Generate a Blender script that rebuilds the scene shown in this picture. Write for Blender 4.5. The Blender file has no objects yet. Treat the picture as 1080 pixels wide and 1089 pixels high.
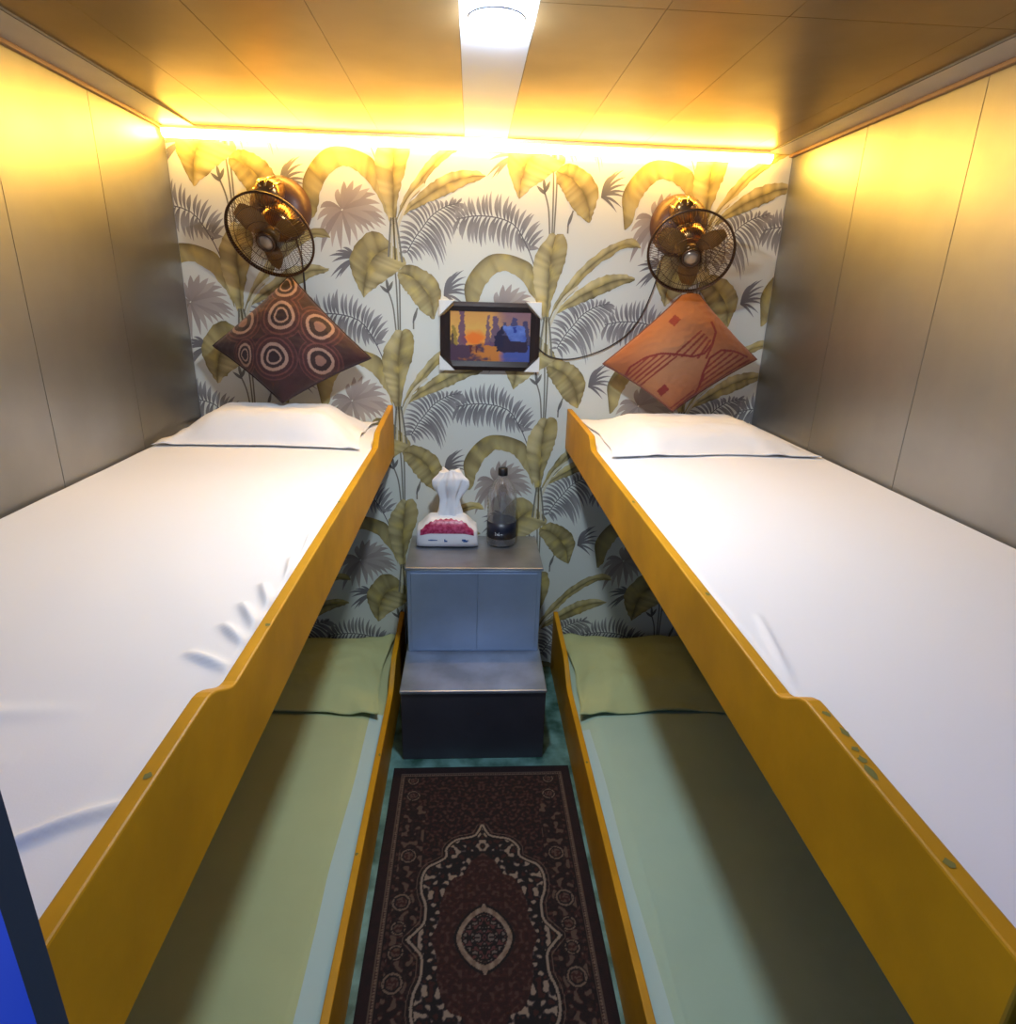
import bpy, bmesh, math, random
import numpy as np
from mathutils import Vector, Matrix, noise
random.seed(7)
PI = math.pi
scene = bpy.context.scene
col = scene.collection

# ------------------------------------------------------------------ helpers
def lin(c):
    c = c/255.0
    return c/12.92 if c <= 0.04045 else ((c+0.055)/1.055)**2.4
def rgb(r, g, b): return (lin(r), lin(g), lin(b))
def mix(a, b, t):
    t = max(0.0, min(1.0, t)); return tuple(a[i]*(1-t)+b[i]*t for i in range(3))
def sstep(a, b, x):
    t = max(0.0, min(1.0, (x-a)/(b-a))); return t*t*(3-2*t)
def nz(x, y, z=0.0): return noise.noise(Vector((x, y, z)))

def material(name, color=(.5,.5,.5), rough=.5, metal=0.0, var=0.0, vscale=6.0, bump=0.0, bscale=40.0,
             attr=None, emit=None, estr=0.0, alt=None, stretch=(1,1,1), spec=None, sheen=0.0, rvar=0.0):
    m = bpy.data.materials.new(name); m.use_nodes = True
    nt = m.node_tree; N = nt.nodes; L = nt.links
    b = N.get('Principled BSDF')
    b.inputs['Roughness'].default_value = rough; b.inputs['Metallic'].default_value = metal
    b.inputs['Base Color'].default_value = (*color, 1)
    if spec is not None: b.inputs['Specular IOR Level'].default_value = spec
    if sheen: b.inputs['Sheen Weight'].default_value = sheen
    tc = N.new('ShaderNodeTexCoord'); mp = N.new('ShaderNodeMapping'); mp.inputs['Scale'].default_value = stretch
    L.new(tc.outputs['Object'], mp.inputs['Vector'])
    src = None
    if attr:
        a = N.new('ShaderNodeAttribute'); a.attribute_name = attr; src = a.outputs['Color']
    if var > 0 or alt or rvar:
        n = N.new('ShaderNodeTexNoise'); n.inputs['Scale'].default_value = vscale; n.inputs['Detail'].default_value = 5
        L.new(mp.outputs['Vector'], n.inputs['Vector'])
    if var > 0 or alt:
        r = N.new('ShaderNodeMix'); r.data_type = 'RGBA'
        c2 = alt if alt else tuple(x*(1-var) for x in color)
        if src: L.new(src, r.inputs[6])
        else: r.inputs[6].default_value = (*color, 1)
        if src and not alt:
            r.blend_type = 'MULTIPLY'; c2 = (1-var,)*3
        r.inputs[7].default_value = (*c2, 1)
        ramp = N.new('ShaderNodeMapRange'); ramp.inputs[1].default_value = .38; ramp.inputs[2].default_value = .66
        L.new(n.outputs['Fac'], ramp.inputs[0]); L.new(ramp.outputs[0], r.inputs[0]); src = r.outputs[2]
    if rvar:
        rr = N.new('ShaderNodeMapRange'); rr.inputs[1].default_value = .3; rr.inputs[2].default_value = .7
        rr.inputs[3].default_value = rough-rvar; rr.inputs[4].default_value = rough+rvar
        L.new(n.outputs['Fac'], rr.inputs[0]); L.new(rr.outputs[0], b.inputs['Roughness'])
    if src: L.new(src, b.inputs['Base Color'])
    if bump > 0:
        n2 = N.new('ShaderNodeTexNoise'); n2.inputs['Scale'].default_value = bscale; n2.inputs['Detail'].default_value = 4
        L.new(mp.outputs['Vector'], n2.inputs['Vector'])
        bp = N.new('ShaderNodeBump'); bp.inputs['Strength'].default_value = bump; bp.inputs['Distance'].default_value = .01
        L.new(n2.outputs['Fac'], bp.inputs['Height']); L.new(bp.outputs[0], b.inputs['Normal'])
    if emit:
        b.inputs['Emission Color'].default_value = (*emit, 1); b.inputs['Emission Strength'].default_value = estr
    return m

class MB:
    """collects geometry in world coordinates, links it as ONE mesh object"""
    def __init__(s): s.v=[]; s.f=[]; s.m=[]; s.c=[]; s.hascol=False
    def add(s, verts, faces, mi=0, cols=None):
        o=len(s.v); s.v += [tuple(p) for p in verts]; s.f += [tuple(i+o for i in f) for f in faces]; s.m += [mi]*len(faces)
        if cols is None: cols=[(1,1,1)]*len(verts)
        else: s.hascol=True
        s.c += cols
    def box(s, x0,x1,y0,y1,z0,z1, mi=0, mis=None):
        v=[(x,y,z) for z in (z0,z1) for y in (y0,y1) for x in (x0,x1)]
        f=[(0,2,3,1),(4,5,7,6),(0,1,5,4),(2,6,7,3),(0,4,6,2),(1,3,7,5)]   # -z +z -y +y -x +x
        if mis:
            for k,ff in enumerate(f):
                s.add([v[i] for i in ff],[(0,1,2,3)],mis[k])
        else: s.add(v,f,mi)
    def grid(s, fn, nu, nv, mi=0, closed_u=False, closed_v=False, colf=None, flip=False):
        V=[];C=[]
        for i in range(nu):
            for j in range(nv):
                u=i/(nu if closed_u else nu-1); w=j/(nv if closed_v else nv-1)
                V.append(fn(u,w))
                if colf: C.append(colf(u,w))
        F=[]
        for i in range(nu if closed_u else nu-1):
            for j in range(nv if closed_v else nv-1):
                a=i*nv+j; b=((i+1)%nu)*nv+j; c=((i+1)%nu)*nv+(j+1)%nv; d=i*nv+(j+1)%nv
                F.append((a,d,c,b) if flip else (a,b,c,d))
        s.add(V,F,mi,C if colf else None)
    def tube(s, pts, r, n=8, mi=0, closed=False, taper=None):
        pts=[Vector(p) for p in pts]; k=len(pts); rings=[]
        up=None
        for i,p in enumerate(pts):
            if closed: t=(pts[(i+1)%k]-pts[i-1])
            else: t=pts[min(i+1,k-1)]-pts[max(i-1,0)]
            t.normalize()
            if up is None:
                up=Vector((0,0,1)) if abs(t.z)<.9 else Vector((1,0,0))
            a=(up-t*up.dot(t)).normalized(); up=a; b=t.cross(a)
            rr=r*(taper[i] if taper else 1)
            rings.append([p+a*math.cos(2*PI*q/n)*rr+b*math.sin(2*PI*q/n)*rr for q in range(n)])
        V=[q for ring in rings for q in ring]; F=[]
        for i in range(k if closed else k-1):
            for q in range(n):
                i2=(i+1)%k; F.append((i*n+q,i*n+(q+1)%n,i2*n+(q+1)%n,i2*n+q))
        if not closed:
            F.append(tuple(range(n))[::-1]); F.append(tuple((k-1)*n+q for q in range(n)))
        s.add(V,F,mi)
    def lathe(s, prof, n=32, frame=None, mi=0):
        """prof: list of (r, h) ; frame maps (x,y,h) to world"""
        fr=frame or (lambda x,y,z: (x,y,z))
        V=[];F=[]
        for r,h in prof:
            for q in range(n):
                a=2*PI*q/n; V.append(fr(r*math.cos(a), r*math.sin(a), h))
        for i in range(len(prof)-1):
            for q in range(n): F.append((i*n+q,i*n+(q+1)%n,(i+1)*n+(q+1)%n,(i+1)*n+q))
        if prof[0][0]>1e-6: F.append(tuple(range(n))[::-1])
        if prof[-1][0]>1e-6: F.append(tuple((len(prof)-1)*n+q for q in range(n)))
        s.add(V,F,mi)
    def prism_yz(s, poly, x0, x1, mi=0):
        n=len(poly)
        s.add([(x0,y,z) for y,z in poly]+[(x1,y,z) for y,z in poly],
              [tuple(range(n)), tuple(range(2*n-1,n-1,-1))]+[(i,(i+n),(i+1)%n+n,(i+1)%n) for i in range(n)],mi)
    def prism_xz(s, poly, y0, y1, mi=0):
        n=len(poly)
        s.add([(x,y0,z) for x,z in poly]+[(x,y1,z) for x,z in poly],
              [tuple(range(n)), tuple(range(2*n-1,n-1,-1))]+[(i,(i+n),(i+1)%n+n,(i+1)%n) for i in range(n)],mi)
    def build(s, name, mats, parent=None, base=(0,0,0), smooth=False, bevel=0.0, clip=None, fixn=True, bseg=2):
        if not isinstance(mats,(list,tuple)): mats=[mats]
        base=Vector(base)
        pl=Vector(parent['_base']) if parent else base
        me=bpy.data.meshes.new(name)
        me.from_pydata([tuple(Vector(p)-pl) for p in s.v],[],s.f)
        for m in mats: me.materials.append(m)
        me.polygons.foreach_set('material_index', s.m)
        if s.hascol:
            ca=me.color_attributes.new('Col','FLOAT_COLOR','POINT')
            arr=np.ones((len(s.v),4),dtype=np.float32); arr[:,:3]=np.array(s.c,dtype=np.float32)
            ca.data.foreach_set('color',arr.ravel())
        if clip or fixn:
            bm=bmesh.new(); bm.from_mesh(me)
            if clip:
                for co,no in clip:
                    bmesh.ops.bisect_plane(bm, geom=bm.verts[:]+bm.edges[:]+bm.faces[:], plane_co=Vector(co)-pl, plane_no=no, clear_outer=True)
            if fixn:
                bmesh.ops.remove_doubles(bm, verts=bm.verts[:], dist=1e-6)
                bmesh.ops.recalc_face_normals(bm, faces=bm.faces[:])
            bm.to_mesh(me); bm.free()
        if smooth: me.polygons.foreach_set('use_smooth',[True]*len(me.polygons))
        o=bpy.data.objects.new(name,me); col.objects.link(o)
        if parent: o.parent=parent
        else: o.location=base
        if bevel>0:
            b=o.modifiers.new('bevel','BEVEL'); b.width=bevel; b.segments=bseg; b.limit_method='ANGLE'; b.angle_limit=math.radians(40)
        return o

def tag(o, label=None, cat=None, group=None, kind=None):
    if label: o['label']=label
    if cat: o['category']=cat
    if group: o['group']=group
    if kind: o['kind']=kind
    return o
def thing(name, base, label, cat, group=None):
    o=bpy.data.objects.new(name,None); col.objects.link(o); o.empty_display_size=.05
    o.location=base; o['_base']=tuple(base)
    return tag(o,label,cat,group)
def struct(o): o['kind']='structure'; return o

# ------------------------------------------------------------------ dimensions (metres; floor z = 0)
XL, XR, YB, ZC = -0.953, 1.049, 2.280, 1.942
CAM = Vector((0,0,1.481))

# ------------------------------------------------------------------ materials
M={}
M['steel']=material('brushed_steel_sheet',(.37,.37,.36),.44,1.0,var=.22,vscale=2.2,bump=.06,bscale=5,rvar=.05)
M['seam']=material('dark_seam',(.12,.10,.07),.7)
M['ceil']=material('bronze_ceiling_sheet',(.40,.28,.14),.40,1.0,var=.25,vscale=2.0,bump=.05,bscale=6,rvar=.05)
M['ceilw']=material('pale_ceiling_sheet',(.58,.62,.70),.45,.35,var=.05,vscale=3,bump=.03,bscale=6)
M['trim']=material('grey_trim_sheet',(.60,.58,.54),.45,.75,var=.15,vscale=5)
M['bead']=material('brown_bead',(.22,.12,.06),.5,.2)
M['floor']=material('teal_floor_vinyl',rgb(100,142,138),.45,0,alt=rgb(36,74,64),vscale=14)
M['paper']=material('palm_leaf_wallpaper',(.7,.7,.7),.62,0,attr='Col',bump=.04,bscale=180)
M['plaster']=material('pale_painted_steel',(.55,.56,.56),.55,.1)
M['blue']=material('blue_gloss_paint',(.002,.055,.66),.35,0,var=.25,vscale=3)
M['navy']=material('dark_navy_edge',(.018,.032,.062),.5)  # dark navy for the inner faces of the door opening
M['yellow']=material('yellow_gloss_paint',(.55,.265,.003),.48,0,var=.22,vscale=7,bump=.05,bscale=30,spec=.35)
M['chip']=material('worn_paint_green',(.16,.15,.03),.7)
M['board']=material('plywood_board',(.10,.065,.035),.75,0,var=.3,vscale=9,stretch=(1,8,1))
M['sheet_l']=material('white_cotton_sheet',(.80,.785,.77),.85,0,bump=.02,bscale=420,sheen=.1)
M['sheet_r']=material('cool_white_cotton_sheet',(.79,.79,.81),.85,0,bump=.02,bscale=420,sheen=.1)
M['sheet_g']=material('pale_green_sheet',rgb(176,186,140),.9,0,var=.06,vscale=5,bump=.03,bscale=300)
M['sheet_m']=material('pale_mint_sheet',rgb(168,192,172),.9,0,var=.06,vscale=5,bump=.03,bscale=300)
M['cover']=material('pale_mattress_cover',rgb(172,196,194),.85)
M['pil_g']=material('green_pillow_cotton',rgb(176,186,136),.9,0,bump=.06,bscale=300)
M['pil_w']=material('white_pillow_cotton',(.80,.80,.81),.85,0,bump=.02,bscale=420)
M['cush']=material('printed_cushion_cloth',(.5,.5,.5),.8,0,attr='Col',bump=.12,bscale=260,sheen=.15)
M['piping']=material('dark_piping',(.03,.012,.012),.7)
M['piping_o']=material('brown_piping',(.16,.05,.03),.7)
M['bronze']=material('bronze_lacquer_metal',(.34,.18,.06),.28,.9)
M['bronze_d']=material('dark_bronze_wire',(.07,.035,.018),.4,.7)
M['blade']=material('amber_brown_blade',(.20,.10,.022),.32,.2)
M['plate']=material('brown_plate_lacquer',(.085,.038,.024),.42,.25)
M['brass']=material('polished_brass',(.83,.56,.22),.16,1.0)
M['cap']=material('pale_hub_cap',(.27,.20,.14),.3,.6)
M['black']=material('black_cord',(.012,.012,.014),.5)
M['frame']=material('dark_brown_frame',(.022,.012,.011),.3,0,var=.3,vscale=12)
M['protector']=material('white_card_corner',(.80,.78,.72),.7)
M['print']=material('printed_painting',(.5,.5,.5),.35,0,attr='Col')
M['cabinet']=material('grey_steel_cabinet',(.36,.45,.62),.36,.50,var=.2,vscale=4,bump=.05,bscale=7)
M['cabtop']=material('worn_steel_top',(.42,.45,.51),.34,.8,var=.35,vscale=6)
M['steptop']=material('worn_step_top_blue_sheen',(.52,.58,.68),.32,.75,var=.35,vscale=7)  # lighter and bluer than the cabinet top: blue reflection put into the colour
M['cabdark']=material('dark_grey_step_front',(.10,.10,.12),.45,.5,var=.2,vscale=4)
M['rug']=material('woven_rug_pile',(.5,.5,.5),.95,0,attr='Col',bump=.25,bscale=350)
M['pack']=material('white_film_pack',(.78,.79,.82),.3)
M['magenta']=material('magenta_flower_print',(.27,.006,.055),.35,0,alt=(.50,.09,.19),vscale=90)
M['inkblue']=material('blue_print',(.02,.09,.30),.4)
M['tissue']=material('white_tissue',(.84,.85,.88),.9)
M['label']=material('navy_bottle_label',(.010,.013,.028),.4)
M['labelink']=material('label_lettering',(.65,.68,.72),.5)
M['capblack']=material('black_bottle_cap',(.012,.012,.013),.4)
M['lamp']=material('lamp_lens',(1,1,1),.4,emit=(.72,.85,1.0),estr=680)
M['lamprim']=material('lamp_rim',(.8,.8,.82),.35,.3)
M['led']=material('led_diffuser',(1,.95,.8),.4,emit=(1.0,.55,.085),estr=72)
M['alu']=material('aluminium_channel',(.6,.6,.6),.4,.9)
def glassy(name, color, ior, rough=0.0):
    m=bpy.data.materials.new(name); m.use_nodes=True; b=m.node_tree.nodes['Principled BSDF']
    b.inputs['Base Color'].default_value=(*color,1); b.inputs['Transmission Weight'].default_value=1
    b.inputs['IOR'].default_value=ior; b.inputs['Roughness'].default_value=rough
    return m
M['pet']=glassy('clear_bottle_plastic',(.97,.98,1.0),1.45,.03)
M['pet'].node_tree.nodes['Principled BSDF'].inputs['Transmission Weight'].default_value=.94

# ------------------------------------------------------------------ wallpaper on the back wall
BG=rgb(212,214,203)
OLV=rgb(178,164,112); OLD=rgb(104,92,54); OLH=rgb(204,190,138)
FRD=rgb(98,95,96); FRL=rgb(166,164,160)
PLM=rgb(138,126,120); PLL=rgb(188,178,166)
OLY=rgb(206,184,96); STM=rgb(120,118,104); STP=rgb(204,198,170)
def resample(pts,n):
    pts=[Vector(p) for p in pts]
    # Catmull-Rom densify, then even arc length
    dense=[]
    for i in range(len(pts)-1):
        p0=pts[max(i-1,0)];p1=pts[i];p2=pts[i+1];p3=pts[min(i+2,len(pts)-1)]
        for k in range(12):
            t=k/12; dense.append(.5*((2*p1)+(p2-p0)*t+(2*p0-5*p1+4*p2-p3)*t*t+(3*p1-p0-3*p2+p3)*t**3))
    dense.append(pts[-1])
    L=[0]
    for i in range(1,len(dense)): L.append(L[-1]+(dense[i]-dense[i-1]).length)
    out=[];j=0
    for k in range(n):
        s=L[-1]*k/(n-1)
        while j<len(L)-2 and L[j+1]<s: j+=1
        d=L[j+1]-L[j]; t=(s-L[j])/d if d>1e-9 else 0
        out.append(dense[j].lerp(dense[j+1],min(1,t)))
    return out
wp=MB()
YW=YB
def put(P2, F, cols, base, order):
    y=YW-0.0001*order
    wp.add([(base[0]+p[0], y, base[1]+p[1]) for p in P2],F,0,cols)
def leaf(mid, edge, base, order, light, dark, seed, n=30, rim=.5):
    rnd=random.Random(seed)
    a=resample(mid,n); b=resample(edge,n); Mx=6
    ribs=[rnd.uniform(-.5,.5) for _ in range(n)]
    for i in range(1,n): ribs[i]=.45*ribs[i-1]+.8*ribs[i]
    V=[];C=[]
    for i in range(n):
        for j in range(Mx):
            t=j/(Mx-1); p=a[i].lerp(b[i],t)
            if j==Mx-1: p=p+Vector((rnd.uniform(-1,1),rnd.uniform(-1,1)))*.0025
            d=.85*(1-t)**2.6+rim*1.2*t**3+ribs[i]*(.3+.7*t)
            hl=max(0,nz(p.x*34+seed,p.y*34,seed*.37)); cc_=mix(light,dark,d+.14); V.append(p); C.append(mix(cc_,OLY,hl*1.1*(1-.6*t)))
    F=[(i*Mx+j,(i+1)*Mx+j,(i+1)*Mx+j+1,i*Mx+j+1) for i in range(n-1) for j in range(Mx-1)]
    put(V,F,C,base,order)
def blade2(p0,p1,ctrl,w,base,order,ca,cb):
    n=8;V=[];C=[]
    p0=Vector(p0);p1=Vector(p1);ctrl=Vector(ctrl)
    for i in range(n):
        t=i/(n-1); p=p0*(1-t)**2+ctrl*2*t*(1-t)+p1*t*t
        d=(ctrl-p0)*(1-t)+(p1-ctrl)*t
        if d.length<1e-6: d=p1-p0
        d.normalize(); q=Vector((-d.y,d.x))
        ww=w*(.16+.84*math.sin(PI*min(1,t*1.0+.02))) if t<.7 else w*(.16+.84*math.sin(PI*.72))*max(.04,(1-t)/.3)**.8
        V+= [p+q*ww,p-q*ww]; C+=[mix(ca,cb,t)]*2
    F=[(2*i,2*i+1,2*i+3,2*i+2) for i in range(n-1)]
    put(V,F,C,base,order)
def strip2(pts,w,base,order,c):
    P=resample(pts,14);V=[];C=[]
    for i,p in enumerate(P):
        d=(P[min(i+1,13)]-P[max(i-1,0)]).normalized(); q=Vector((-d.y,d.x))
        V+=[p+q*w,p-q*w]; C+=[c,c]
    put(V,[(2*i,2*i+1,2*i+3,2*i+2) for i in range(13)],C,base,order)
def frond(rib,tips,n,base,order,seed,w=.0042,bend=.3,r0=.0,r1=1.0):
    rnd=random.Random(seed); R=resample(rib,60); T=resample(tips,n)
    for k in range(n):
        f=r0+(r1-r0)*k/(n-1)
        i=int(f*57); p=R[i]; tan=(R[min(i+2,59)]-R[i]).normalized()
        tip=T[k]+Vector((rnd.uniform(-.006,.006),rnd.uniform(-.006,.006)))
        L=(tip-p).length; ctrl=p.lerp(tip,.45)+tan*L*bend
        blade2(p,tip,ctrl,w*rnd.uniform(.8,1.2),base,order+.05*(k%3),mix(FRD,FRL,rnd.uniform(0,.25)),mix(FRD,FRL,rnd.uniform(.55,.9)))
def motif(base, sd):
    # fan palm
    c=(-.163,.048)
    tips=[(-.232,.05),(-.244,.014),(-.24,-.03),(-.239,-.082),(-.201,-.065),(-.172,-.075),(-.143,-.059),(-.118,-.045),(-.097,-.022),(-.078,-.015),(-.06,-.008),(-.04,-.001),(-.022,.004),(-.025,.022),(-.032,.043),(-.041,.07),(-.054,.097),(-.072,.113),(-.095,.124),(-.123,.134),(-.152,.131),(-.172,.108)]
    for k,t in enumerate(tips):
        d=Vector(t)-Vector(c); p0=Vector(c)+d*.03
        m=Vector(c)+d*.55+Vector((-.012 if d.x<0 else .006,.026 if d.y<.05 else .012))
        blade2(p0,t,m,.0100,base,1+.03*(k%4),mix(PLM,PLL,.12*(k%3)),mix(PLM,PLL,.35+.6*((k*37)%10)/10))
    # palm frond to the right of the trunk
    rib=[(.044,-.074),(.067,-.034),(.092,-.002),(.127,.04),(.171,.068),(.214,.08)]
    frond(rib,[(.017,-.080),(.012,-.05),(.012,-.02),(.02,.019),(.03,.046),(.05,.068),(.098,.087),(.128,.085),(.175,.094),(.225,.092)],20,base,2,sd+1,.0050,.30)
    frond(rib,[(.062,-.105),(.085,-.098),(.105,-.088),(.133,-.096),(.157,-.126),(.175,-.058),(.2,-.03),(.214,.002),(.234,.026),(.248,.048),(.243,.07)],22,base,2.2,sd+2,.0050,.24)
    strip2(rib,.0016,base,2.5,FRD)
    # palm frond arching to the upper left
    rib=[(-.045,.185),(-.06,.225),(-.08,.263),(-.111,.312),(-.15,.333),(-.204,.342),(-.257,.341),(-.31,.33)]
    frond(rib,[(-.02,.29),(-.026,.31),(-.035,.335),(-.059,.353),(-.085,.366),(-.111,.376),(-.14,.40),(-.168,.412),(-.194,.419),(-.242,.405),(-.279,.389),(-.311,.356)],22,base,3,sd+3,.0058,.16,.18)
    frond(rib,[(-.033,.25),(-.07,.243),(-.11,.24),(-.15,.245),(-.181,.262),(-.205,.255),(-.224,.253),(-.259,.257),(-.289,.271),(-.315,.28)],20,base,3.2,sd+4,.0066,.22,.2)
    strip2(rib,.0018,base,3.5,FRD)
    # small fronds
    for k,t in enumerate([(-.213,-.093),(-.19,-.078),(-.167,-.066),(-.205,-.112),(-.212,-.158),(-.197,-.165),(-.182,-.157)]):
        blade2((-.125,-.098),t,((-.125+t[0])/2,(-.098+t[1])/2+.018),.005,base,4+.02*k,FRD,mix(FRD,FRL,.3))
    for k,t in enumerate([(.195,-.142),(.215,-.128),(.232,-.124),(.24,-.145),(.245,-.168),(.25,-.19),(.245,-.205),(.235,-.235),(.22,-.25)]):
        blade2((.165,-.208),t,((.165+t[0])/2-.008,(-.208+t[1])/2+.022),.0042,base,4+.02*k,FRD,mix(FRD,FRL,.3))
    # stems and buds
    for p in ([(.001,-.10),(.006,-.2),(.008,-.33)],[(.014,-.1),(.016,-.2),(.014,-.33)],[(-.026,-.19),(-.008,-.247),(.0,-.33)],[(.075,-.25),(.062,-.285),(.06,-.32)]):
        strip2(p,.0026,base,5,STM)
    for p,t in (((-.022,-.2),(-.028,-.155)),((-.02,-.205),(-.050,-.180)),((-.022,-.2),(-.006,-.165)),((.058,-.30),(.075,-.25))):
        blade2(p,t,((p[0]+t[0])/2,(p[1]+t[1])/2),.0052,base,5.2,FRD,STM)
    # hanging leaves
    mid=[(-.002,-.057),(-.041,-.074),(-.072,-.098),(-.096,-.15),(-.106,-.221)]
    leaf(mid,[(-.002,-.054),(-.039,-.019),(-.078,-.014),(-.118,-.049),(-.145,-.095),(-.14,-.151),(-.106,-.221)],base,6,OLV,OLD,sd+5)
    leaf(mid,[(.003,-.059),(.041,-.104),(.016,-.132),(-.015,-.152),(-.05,-.177),(-.081,-.201),(-.104,-.221)],base,6,OLH,OLD,sd+6,rim=.3)
    mid=[(.015,-.137),(.055,-.15),(.089,-.177),(.119,-.22),(.131,-.283)]
    leaf(mid,[(.011,-.137),(.041,-.113),(.075,-.117),(.115,-.136),(.144,-.166),(.154,-.209),(.133,-.285)],base,6.5,OLV,OLD,sd+7)
    leaf(mid,[(.01,-.139),(.015,-.165),(.039,-.198),(.063,-.231),(.093,-.264),(.131,-.286)],base,6.5,OLV,OLD,sd+8,rim=.3)
    # arching left leaf
    out=[(-.02,.05),(-.039,.129),(-.052,.192),(-.092,.216),(-.147,.229),(-.201,.223),(-.25,.183),(-.283,.124),(-.276,.064),(-.268,.018)]
    inn=[(-.018,.03),(-.038,.079),(-.063,.115),(-.1,.157),(-.159,.174),(-.205,.137),(-.233,.082),(-.244,.04),(-.262,.018)]
    leaf(out,inn,base,7,OLV,OLD,sd+9,n=40,rim=.15)
    # long right leaves
    a=[(.01,.02),(.039,.095),(.089,.167),(.139,.219),(.2,.265),(.262,.289),(.3,.283),(.312,.262)]
    b=[(.008,.008),(.03,.054),(.082,.106),(.132,.169),(.193,.22),(.254,.257),(.29,.262),(.312,.26)]
    mid=[(Vector(p)*.42+Vector(q)*.58) for p,q in zip(resample(a,8),resample(b,8))]
    leaf(mid,a,base,8,OLH,OLD,sd+10,rim=.25); leaf(mid,b,base,8,OLV,OLD,sd+11,rim=.5)
    a=[(.03,.04),(.051,.07),(.103,.117),(.165,.16),(.229,.176),(.27,.176),(.301,.164)]
    b=[(.03,.035),(.052,.049),(.127,.082),(.191,.109),(.243,.136),(.28,.15),(.301,.160)]
    mid=[(Vector(p)*.5+Vector(q)*.5) for p,q in zip(resample(a,8),resample(b,8))]
    leaf(mid,a,base,8.3,OLH,OLD,sd+12,rim=.2); leaf(mid,b,base,8.3,OLV,mix(OLD,(0.02,.02,.01),.3),sd+13,rim=.5)
    strip2([(.006,-.02),(.033,.045),(.061,.095),(.105,.132)],.0045,base,8.6,STP)
    # upright leaves and trunk
    mid=[(.001,.0),(.004,.103),(.005,.184),(.012,.249),(.022,.293)]
    leaf(mid,[(-.004,0),(-.03,.078),(-.049,.154),(-.047,.22),(-.019,.271),(.005,.297),(.02,.293)],base,9,OLH,OLD,sd+14,rim=.25)
    leaf(mid,[(.007,.0),(.016,.079),(.033,.137),(.055,.204),(.062,.251),(.05,.296),(.025,.295)],base,9,OLV,OLD,sd+15,rim=.35)
    for k,dx in enumerate((-.012,-.005,.003,.011,.018)):
        strip2([(dx*.5,.03),(dx,-.03),(dx*1.5,-.09-.004*k)],.0032,base,9.4,[STM,STP,OLD,STP,STM][k])
V0=(.260,1.379)
wp.add([(XL,YB,0),(XR,YB,0),(XR,YB,ZC),(XL,YB,ZC)],[(0,1,2,3)],0,[BG]*4)
for ci in range(-3,4):
    for ri in range(-3,4):
        bx=V0[0]-.518*ci; bz=V0[1]+(.298 if ci%2 else 0)+.6185*ri
        if XL-.35<bx<XR+.35 and -.45<bz<ZC+.35: motif((bx,bz), (ci*13+ri*101+999))
wb=wp.build('wall_back',M['paper'],clip=[((XL+.001,0,0),(-1,0,0)),((XR-.001,0,0),(1,0,0)),((0,0,ZC-.001),(0,0,1)),((0,0,.001),(0,0,-1))],fixn=False)
struct(wb)
# the wall body behind the paper
b=MB(); b.box(XL-.03,XR+.03,YB+.0008,YB+.05,0,ZC+.03); struct(b.build('wall_back_core',M['plaster']))

# ------------------------------------------------------------------ room shell
b=MB(); b.box(XL-.03,XR+.03,-.9,YB+.05,-.04,0); struct(b.build('floor',M['floor']))  # extended unseen past the doorway to block light from below
def panel_wall(name,x0,x1,inner,seams):
    b=MB(); ys=[.24]+seams+[YB]
    for i in range(len(ys)-1):
        b.box(min(inner,inner+(x1-x0)),max(inner,inner+(x1-x0)),ys[i]+.0012,ys[i+1]-.0012,0,ZC,0)
    o=inner+(x1-x0)*.06
    b.box(min(o,inner+(x1-x0)*1.4),max(o,inner+(x1-x0)*1.4),.24,YB,0,ZC,1)
    return struct(b.build(name,[M['steel'],M['seam']],fixn=False))
panel_wall('wall_left',0,-.02,XL,[.70,1.09,1.48,1.868])
panel_wall('wall_right',0,.02,XR,[.62,1.03,1.445,1.861])
b=MB()
xs=[XL,-.706,-.504,-.287,-.025,.110,.325,.538,.884,XR]
for i in range(len(xs)-1):
    w=(xs[i]==-.025)
    ysplit=[.24,1.265,YB] if not w else [.24,YB]
    for k in range(len(ysplit)-1):
        b.box(xs[i]+.0005,xs[i+1]-.0005,ysplit[k]+.0005,ysplit[k+1]-.001,ZC,ZC+.012,1 if w else 0)
b.box(XL-.03,XR+.03,.2,YB+.05,ZC+.003,ZC+.04,2)
struct(b.build('ceiling',[M['ceil'],M['ceilw'],M['seam']],fixn=False))
for n,(xw,sg) in enumerate(((XL,1),(XR,-1))):
    b=MB(); x2=xw+sg*(.105 if sg>0 else .088)
    b.box(min(xw,x2),max(xw,x2),.25,YB-.004,ZC-.004,ZC+.001,0)
    b.box(min(x2,x2+sg*.004),max(x2,x2+sg*.004),.25,YB-.004,ZC-.0042,ZC+.001,1)
    struct(b.build('trim_%d'%(2*n+1),[M['trim'],M['seam']],fixn=False))
    b=MB(); x3=xw+sg*.014
    b.box(min(xw,x3),max(xw,x3),.25,YB-.004,ZC-.014,ZC-.004,0)
    struct(b.build('trim_%d'%(2*n+2),M['bead'],bevel=.002))
# front wall with the doorway the camera looks through
b=MB()
DL,DR=-.2195,.345
b.box(XL-.03,DL,.232,.25,0,ZC,mis=[0,0,0,0,0,1])
b.box(DR,XR+.03,.232,.25,0,ZC,mis=[0,0,0,0,1,0])
b.box(DL,DR,.232,.25,1.86,ZC,mis=[1,0,0,0,0,0])
struct(b.build('wall_front',[M['blue'],M['navy']],fixn=False))

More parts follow.
